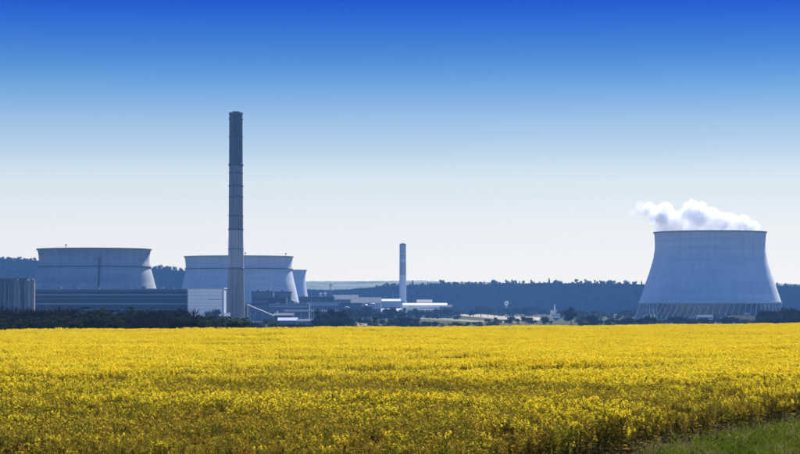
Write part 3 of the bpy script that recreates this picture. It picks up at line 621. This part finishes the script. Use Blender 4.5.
building('transfer_house', 'small hopper house at the upper end of the conveyor', 243.6, 247.4, 304.6, 1992, 8, M_bluegrey, M_strip, win=[(.7, .85, 2)])
# lattice mast
D = 2900; t = thing('lattice_mast', 'thin lattice mast above the dark flat-roofed hall', 'mast', (X(330.6, D), D, FLOOR)); h = Z(283.2, D) - FLOOR
for i, (sx_, sy) in enumerate(((-1, -1), (1, -1), (1, 1), (-1, 1))): MB().rod((sx_ * 2.2, sy * 2.2, 0), (sx_ * .45, sy * .45, h), .28, .22, 4).build('leg', M_metal, t)
q = MB()
for k in range(14):
    za = h * k / 14; zb = h * (k + 1) / 14; wa = 2.2 - 1.75 * k / 14; wb = 2.2 - 1.75 * (k + 1) / 14
    for sy in (-1, 1): q.rod((-wa, sy * wa, za), (wb, sy * wb, zb), .12, .12, 3); q.rod((wa, sy * wa, za), (-wb, sy * wb, zb), .12, .12, 3)
tag(q.build('bracing', M_metal, t), kind='stuff'); MB().box(-2.6, 2.6, -.3, .3, h * .93, h * .95).build('crossarm', M_metal, t); MB().rod((0, 0, h), (0, 0, h + 3), .2, .1, 4).build('aerial', M_metal, t)
# white stub chimneys on the hall roofs
for px, yt, lb in ((320.6, 293.0, 'left of the white roof cowls on the dark flat-roofed hall'), (325.2, 292.6, 'right of the white roof cowls on the dark flat-roofed hall')):
    D = 2715; t = thing('roof_cowl', lb, 'vent', (X(px, D), D, Z(296.4, D))); h = Z(yt, D) - Z(296.4, D)
    MB().cap([(1.5, -.05), (1.4, h * .75)], 14).build('pipe', M_whitem, t); MB().cap([(1.4, h * .75 + .01), (2.2, h * .8), (2.0, h * .95), (.4, h)], 14).build('cap', M_whitem, t)
# water tower
D = 3000; t = thing('water_tower', 'pale round water tower peeping over the valley trees', 'water tower', (X(506.3, D), D, FLOOR)); h = Z(301.2, D) - FLOOR; r = 2.5 * D / F
MB().cap([(1.6, -.3), (1.3, h - 2 * r * .8)], 16).build('stem', M_conc, t)
MB().cap([(1.3, h - 1.7 * r), (r * .7, h - 1.35 * r), (r, h - .8 * r), (r * .92, h - .35 * r), (r * .55, h - .08 * r), (.2, h)], 24).build('tank', M_whitem, t, True)
# white van near the steaming tower
D = 2150; t = thing('van', 'white van parked before the right legs of the steaming tower', 'van', (X(747.5, D), D, FLOOR), rz=.25); k = 1.0
MB().prism([(-2.9, .5), (2.6, .5), (2.9, .8), (2.85, 1.5), (1.9, 1.75), (1.2, 2.75), (-2.9, 2.8)], -1.0, 1.0).build('body', M_whitem, t)
MB().prism([(1.3, 1.85), (1.85, 1.78), (1.32, 2.5)], -1.03, 1.03).build('side_window', M_glass, t)
for x in (-1.9, 1.75):
    for sy in (-1, 1):
        w = MB(); w.rod((x, sy * .75, .38), (x, sy * 1.04, .38), .38, .38, 14); wh = w.build('wheel', M_rubber, t)
        MB().rod((x, sy * 1.041, .38), (x, sy * 1.06, .38), .2, .2, 10).build('rim', M_metal, wh)
for sy in (-.7, .7): MB().box(2.86, 2.93, sy - .15, sy + .15, .95, 1.2).build('headlight', M_glass, t)
t.location.z = FLOOR + 6.2
bx_ = t.location.x; MB().hexa([(bx_ - 40, D - 22, FLOOR - .3), (bx_ + 40, D - 22, FLOOR - .3), (bx_ + 40, D + 30, FLOOR - .3), (bx_ - 40, D + 30, FLOOR - .3), (bx_ - 14, D - 5, FLOOR + 6.2), (bx_ + 14, D - 5, FLOOR + 6.2), (bx_ + 14, D + 8, FLOOR + 6.2), (bx_ - 14, D + 8, FLOOR + 6.2)]).build('earth_bank', M_ground); tag(bpy.data.objects['earth_bank'], kind='structure')
# lamp posts in the yard
for px, lb in ((345.5, 'thin lamp post in the yard beside the pair of dark trees'), (372, 'thin lamp post standing left of the low white-roofed shed'), (459, 'thin lamp post right of the long white shed'), (253.5, 'thin lamp post right of the tall chimney foot')):
    D = 1950; t = thing('lamp_post', lb, 'lamp post', (X(px, D), D, FLOOR)); h = Z(313.5, D) - FLOOR
    MB().rod((0, 0, -.2), (0, 0, h), .2, .12, 6).build('pole', M_strip, t); MB().rod((0, 0, h - .1), (1.6, 0, h + .3), .1, .08, 5).build('arm', M_strip, t); MB().box(1.5, 2.5, -.2, .2, h + .2, h + .42).build('lamp_head', M_whitem, t)

# ------------------------------------------------------------------ valley trees
G = random.Random(21)
def row(px0, px1, step, ylo, yhi, Dlo, Dhi, kinds, label, group, wide=1.0, name='tree'):
    px = px0; made = []
    while px < px1:
        made.append(tree(G.choice(kinds), px, G.uniform(ylo, yhi), G.uniform(Dlo, Dhi), label, group, wide * G.uniform(.9, 1.25), name)); px += step * G.uniform(.6, 1.4)
    made.sort(key=lambda o: o.location.x / o.location.y)
    for i, o in enumerate(made):
        o['label'] = ORD[i] + ' from the left: ' + label if len(made) <= len(ORD) else label
row(-2, 34, 4.5, 307, 314, 520, 640, ['bare', 'bare', 'bushy'], 'dark bare tree in the hedge row below the concrete silos', 'trees below the silos', 1.0)
row(34, 186, 5.5, 308.5, 316, 520, 680, ['bare', 'bare', 'bushy', 'round'], 'dark bare tree in the row below the navy hall', 'trees below the navy hall', 1.15)
row(-2, 186, 6.5, 317, 321, 440, 500, ['bushy', 'bare', 'bushy'], 'low dark shrub in front of the tree row at left', 'low shrubs at left', 1.5, 'shrub')
row(187, 242, 5.0, 316.8, 320.5, 480, 600, ['bare', 'bushy', 'green'], 'dark shrub below the white clad block and tall chimney', 'shrubs below the white block', 1.4, 'shrub')
tree('bare', 212, 308.5, 1700, 'thin bare tree against the lower right of the white block')
row(244, 276, 5.0, 318, 322.5, 1300, 1500, ['green', 'bushy', 'green'], 'low green shrub right of the tall chimney foot', 'shrubs right of the chimney', 1.5, 'shrub')
row(278, 318, 5.0, 323.5, 326, 1100, 1250, ['bushy', 'bare'], 'low dark scrub shrub in front of the beige shed', 'shrubs before the beige shed', 1.6, 'shrub')
tree('round', 323, 309, 1350, 'large dark tree right of the beige shed, left of the close pair', None, 1.05)
tree('round', 335, 307.5, 1360, 'large dark tree right of the beige shed, right of the close pair', None, 1.15)
row(317, 345, 6, 316, 319, 1300, 1340, ['bushy'], 'dark shrub at the foot of the pair of large trees', 'shrubs under the tree pair', 1.3, 'shrub')
row(345, 402, 5.0, 304.5, 312.5, 2000, 2350, ['round', 'bare', 'bushy', 'green'], 'dark tree among the sheds left of the slim chimney', 'trees among the middle sheds', 1.1)
row(350, 420, 5.5, 315, 320.5, 1500, 1800, ['bushy', 'green', 'round'], 'dark tree in the hollow below the white-roofed sheds', 'trees below the white-roofed sheds', 1.3)
row(404, 500, 8.5, 320.8, 323.2, 1500, 1700, ['bushy', 'green', 'bare'], 'low shrub along the foot of the pale fields', 'shrubs along the pale fields', 1.6, 'shrub')
row(404, 462, 5.5, 307.8, 311, 2500, 2650, ['bushy', 'round', 'bare'], 'small tree in front of the long white shed', 'trees before the long white shed', 1.2)
row(452, 560, 5.5, 305.5, 310.5, 2900, 3200, ['round', 'green', 'bushy', 'bare'], 'hazy tree in the valley below the wooded hill', 'valley trees below the hill', 1.2)
row(488, 552, 6.0, 316, 320, 1750, 2000, ['round', 'bushy', 'bare', 'green'], 'dark tree in the row below the pale field strips', 'trees below the pale strips', 1.15)
tree('round', 571, 306.6, 1700, 'tall rounded dark tree right of the low white works', None, .95)
row(560, 640, 5.0, 308.5, 314, 2200, 2700, ['round', 'bare', 'green', 'bushy'], 'hazy tree in the valley left of the steaming tower', 'valley trees left of the steaming tower', 1.15)
row(578, 655, 5.0, 314.5, 319.5, 1500, 1750, ['bare', 'bushy', 'round', 'green'], 'dark tree in the near row left of the steaming tower', 'near trees left of the steaming tower', 1.2)
row(655, 766, 5.5, 316, 320.2, 1600, 1900, ['bare', 'bare', 'bushy', 'green'], 'low shrub in front of the steaming tower legs', 'shrubs before the steaming tower', 1.5, 'shrub')
row(768, 801, 7.0, 308.5, 311.5, 1400, 1550, ['bushy', 'bare', 'bushy'], 'big dark bush right of the steaming tower foot', 'big bushes at the right edge', 1.25)
row(772, 801, 6.5, 314.0, 317.5, 1250, 1350, ['bushy', 'green'], 'low dark bush at the right edge of the far field side', 'low bushes at the right edge', 1.5)

# ------------------------------------------------------------------ rapeseed
def rape_parts(seed, rich, brown, h=1.25):
    rg = random.Random(seed); st = MB(); Vl = []; Fl = []; Vp = []; Fp = []
    def quad(V_, F_, p, u, v):
        b = len(V_); V_ += [tuple(p - u - v), tuple(p + u - v), tuple(p + u + v), tuple(p - u + v)]; F_.append((b, b + 1, b + 2, b + 3))
    def tri(V_, F_, a, b_, c): b = len(V_); V_ += [tuple(a), tuple(b_), tuple(c)]; F_.append((b, b + 1, b + 2))
    lean = Vector((rg.gauss(0, .05), rg.gauss(0, .05), 0)); top = Vector((0, 0, h)) + lean
    st.rod((0, 0, 0), top, .011, .004, 3)
    heads = [(top, 1.0)]
    for k in range(rg.randint(6, 9)):
        f = rg.uniform(.35, .85); p = Vector((0, 0, h * f)) + lean * f; a = rg.uniform(0, 6.28)
        q = p + Vector((math.cos(a) * rg.uniform(.12, .27), math.sin(a) * rg.uniform(.12, .27), rg.uniform(.22, .42)))
        q.z = min(q.z, h * 1.02); st.rod(p, q, .006, .003, 3); heads.append((q, rg.uniform(.6, 1)))
    for q, s in heads:
        nf = int(rg.uniform(13, 21) * rich * s)
        for i in range(nf):
            a = rg.uniform(0, 6.28); z = rg.random(); r = (.045 * (1.1 - z) + .012) * s
            p = q + Vector((math.cos(a) * r, math.sin(a) * r, (z - .55) * .13)); n = Vector((math.cos(a), math.sin(a), rg.uniform(.2, 1.4))).normalized()
            u = n.orthogonal().normalized(); v = n.cross(u); w = rg.uniform(.009, .0145); ang = rg.uniform(0, 1.5); u, v = u * math.cos(ang) + v * math.sin(ang), v * math.cos(ang) - u * math.sin(ang)
            quad(Vp, Fp, p, u * w * 1.25, v * w * .55); quad(Vp, Fp, p + n * .003, v * w * 1.25, u * w * .55)
        for i in range(int(max(0, 16 * (1.2 - rich)) + 4)):      # young pods below the flowers
            a = rg.uniform(0, 6.28); p = q - Vector((0, 0, rg.uniform(.0, .3))); d = Vector((math.cos(a), math.sin(a), .9)) * .07
            tri(Vl, Fl, p + Vector((0, 0, .010)), p - Vector((0, 0, .010)), p + d)
    for i in range(rg.randint(8, 12)):
        a = rg.uniform(0, 6.28); z = rg.uniform(.1, .72) * h; ln = rg.uniform(.10, .22) * (1.2 - z / h * .6); p = Vector((0, 0, z)) + lean * (z / h)
        d = Vector((math.cos(a), math.sin(a), rg.uniform(-.2, .6))) * ln; s = Vector((-math.sin(a), math.cos(a), 0)) * ln * .2
        b = len(Vl); Vl += [tuple(p), tuple(p + d * .55 + s), tuple(p + d + Vector((0, 0, -.05))), tuple(p + d * .55 - s)]; Fl.append((b, b + 1, b + 2, b + 3))
    gm = M_pod if brown else M_green
    return [('stem', mesh_from('stem', st.V, st.F, gm)), ('leaf', mesh_from('leaf', Vl, Fl, gm)), ('flower_head', mesh_from('flower_head', Vp, Fp, M_petal if rich > 1 else M_petal_m if rich > .6 else M_petal_f))]
def joined(parts, name):
    V = []; Fc = []; mi = []; mats = []
    for _, me in parts:
        if me.materials[0] not in mats: mats.append(me.materials[0])
        b = len(V); V += [tuple(v.co) for v in me.vertices]; k = mats.index(me.materials[0])
        for p in me.polygons: Fc.append(tuple(b + i for i in p.vertices)); mi.append(k)
    o = bpy.data.meshes.new(name); o.from_pydata(V, [], Fc); o.update()
    for m in mats: o.materials.append(m)
    o.polygons.foreach_set('material_index', mi); return o
RP = [rape_parts(200 + i, r, b) for i, (r, b) in enumerate([(2.0, 0), (1.9, 0), (2.1, 0), (1.7, 0), (1.8, 1), (.9, 0), (.8, 1), (.75, 0), (.95, 0), (.28, 1), (.2, 0), (.32, 1), (.24, 1)])]
RJ = [joined(p, 'rape_plant') for p in RP]
rs = np.random.RandomState(11); PX = []; PY = []
for y0, y1, dens in ((45, 58, 11), (58, 75, 11), (75, 100, 9), (100, 140, 7), (140, 200, 5.5), (200, 270, 4.2), (270, 350, 3.6)):
    hwid = .186 * y1 + 7; k = int((y1 - y0) * 2 * hwid * dens); PX.append(rs.uniform(-hwid, hwid, k)); PY.append(rs.uniform(y0, y1, k))
PX = np.concatenate(PX); PY = np.concatenate(PY)
yf = np.array([y_front(x) for x in PX]); yb = np.array([y_far(x) for x in PX])
edge = PY - yf + (vnoise(PX, PY, 1.3, 1) - .5) * 3.0
# tramlines curving across the field
tram = np.minimum.reduce([np.abs((PY - (c + .12 * PX + .0012 * PX ** 2 * sgn)) + o) for c, sgn in ((128, 1), (158, 1), (200, -1), (96, 1)) for o in (-.9, .9)])
n1 = vnoise(PX, PY, 9, 2); n2 = vnoise(PX, PY, 2.6, 3); n3 = vnoise(PX * .25, PY, 6, 4)
keep = (edge > .2) & (PY < yb - .5) & (rs.rand(len(PX)) < np.clip(np.where(PY < 90, .05 + n2 * 1.7, .55 + n2 * .9), 0, 1)) & ~((tram < .45) & (rs.rand(len(PX)) < .85))
PX, PY, edge, n1, n2, n3, tram = (a[keep] for a in (PX, PY, edge, n1, n2, n3, tram)); n = len(PX)
q = .30 * n1 + .25 * n2 + .30 * n3 + .50 * rs.rand(n) + np.clip((PY - 48) / 115, 0, 1) * .84 - .45
idx = np.where(q > .62, rs.randint(0, 5, n), np.where(q > .40, rs.randint(5, 9, n), rs.randint(9, 13, n)))
hs = .76 + .20 * n1 + .14 * n2 + .10 * n3 + .10 * rs.rand(n) - .24 * np.clip(1 - edge / 3.5, 0, 1) - .14 * np.clip(1 - tram / 1.2, 0, 1)
rot = np.stack([rs.normal(0, .09, n), rs.normal(0, .09, n), rs.uniform(0, 6.28, n)], 1)
scatter('rapeseed_crop', 'broad yellow rapeseed field in flower filling the foreground', 'crop', np.stack([PX, PY, np.zeros(n)], 1), rot, np.stack([hs * 1.12, hs * 1.12, hs], 1), idx, RJ, 'rape_plant')
# nearest plants along the front edge, one by one
frg = random.Random(4); x = -11.0; k = 0
while x < 22:
    for j in range(2):
        y = y_front(x) + frg.uniform(.1, 1.5) + j * 1.2; pt = frg.choice(RP[5:])
        t = thing('rapeseed_plant', 'rapeseed plant in the nearest rows along the front edge of the field', 'plant', (x + frg.uniform(-.15, .15), y, 0), 'rapeseed plants along the front edge', frg.uniform(0, 6.28))
        s = frg.uniform(.68, .98); t.scale = (s * 1.1, s * 1.1, s)
        for nm, me in pt: tag(mobj(nm, me, t), kind='stuff' if nm != 'stem' else None)
    x += .33
# ------------------------------------------------------------------ verge grass
def tuft(seed, n, h, m, wide=.006):
    rg = random.Random(seed); V = []; Fc = []
    for i in range(n):
        a = rg.uniform(0, 6.28); r = rg.uniform(0, .09); p = Vector((math.cos(a) * r, math.sin(a) * r, 0)); d = Vector((rg.gauss(0, .3), rg.gauss(0, .3), 1)); l = h * rg.uniform(.5, 1.1)
        s = Vector((rg.gauss(0, 1), rg.gauss(0, 1), 0)).normalized() * wide; b = len(V); mid = p + d * l * .55; tip = p + d * l + Vector((d.x, d.y, -.25)) * l * .5
        V += [tuple(p - s), tuple(p + s), tuple(mid + s * .8), tuple(mid - s * .8), tuple(tip)]; Fc += [(b, b + 1, b + 2, b + 3), (b + 3, b + 2, b + 4)]
    return mesh_from('grass_tuft', V, Fc, m)
def weed(seed, m):
    rg = random.Random(seed); V = []; Fc = []
    for i in range(26):
        a = rg.uniform(0, 6.28); z = rg.uniform(.02, .30); ln = rg.uniform(.05, .12); p = Vector((rg.gauss(0, .06), rg.gauss(0, .06), z)); d = Vector((math.cos(a), math.sin(a), rg.uniform(-.1, .7))) * ln; s = Vector((-math.sin(a), math.cos(a), 0)) * ln * .24
        b = len(V); V += [tuple(p), tuple(p + d * .5 + s), tuple(p + d), tuple(p + d * .5 - s)]; Fc.append((b, b + 1, b + 2, b + 3))
    return mesh_from('weed', V, Fc, m)
TF = [tuft(i, 34, .30, M_grass, .008) for i in range(3)] + [tuft(5, 20, .42, M_grass, .008), weed(1, M_grass), weed(2, M_green), tuft(7, 14, .5, M_dry), weed(3, M_grass), tuft(9, 10, .38, M_dry)]
rs = np.random.RandomState(8); n = 26000; gx = rs.uniform(-14, 32, n); gy = rs.uniform(50, 118, n)
e = np.array([y_front(x) for x in gx]) - gy + (vnoise(gx, gy, 1.1, 6) - .5) * 1.4
g1 = vnoise(gx, gy, 1.6, 7); keep = (e > -.5) & (e < 26) & (rs.rand(n) < np.where(e < .9, .25, .55 + .6 * g1))
gx, gy, e, g1 = gx[keep], gy[keep], e[keep], g1[keep]; n = len(gx); r = rs.rand(n)
gi = np.where(e < 1.2, rs.choice([5, 6, 8, 6, 3], n), np.where(g1 + .4 * r > 1.05, rs.choice([4, 5, 7, 8], n), np.where(r > .93, 6, rs.randint(0, 4, n))))
gs = .6 + .7 * g1 + .3 * rs.rand(n)
scatter('verge_grass', 'green grassy verge in the lower right corner before the crop', 'grass', np.stack([gx, gy, np.zeros(n)], 1), np.stack([rs.normal(0, .1, n), rs.normal(0, .1, n), rs.uniform(0, 6.28, n)], 1),
        np.stack([gs * 1.2, gs * 1.2, gs], 1), gi, TF, 'verge_plant')
# rough scrub line along the far edge of the crop
SC = [joined([('', weed(40 + i, M_dry)), ('', weed(50 + i, M_lf_dk)), ('', tuft(60 + i, 16, .45, M_pod, .012))], 'scrub') for i in range(4)]
n = 9000; sx_ = rs.uniform(-80, 92, n); sy_ = np.array([y_far(x) for x in sx_]) + rs.uniform(.5, 9, n); sz_ = [gz(x, y) for x, y in zip(sx_, sy_)]; s_ = rs.uniform(1.6, 3.3, n)
scatter('field_margin_scrub', 'thin dark line of dry scrub along the far side of the field', 'scrub', np.stack([sx_, sy_, sz_], 1), np.stack([np.zeros(n), np.zeros(n), rs.uniform(0, 6.28, n)], 1), np.stack([s_, s_, s_], 1), rs.randint(0, 4, n), SC, 'scrub')

# ------------------------------------------------------------------ haze
m_h, n_, l_ = new_mat('haze'); n_.remove(n_['Principled BSDF']); pv = n_.new('ShaderNodeVolumePrincipled')
pv.inputs['Color'].default_value = (0.18, 0.46, 1.0, 1); pv.inputs['Density'].default_value = 0.000064; pv.inputs['Anisotropy'].default_value = 0.0; pv.inputs['Density Attribute'].default_value = ''
l_.new(pv.outputs[0], n_['Material Output'].inputs['Volume'])
try: m_h.cycles.homogeneous_volume = True
except Exception: pass
tag(MB().box(-4500, 4500, -200, 6600, FLOOR - 4, 185).build('haze', m_h), kind='stuff')
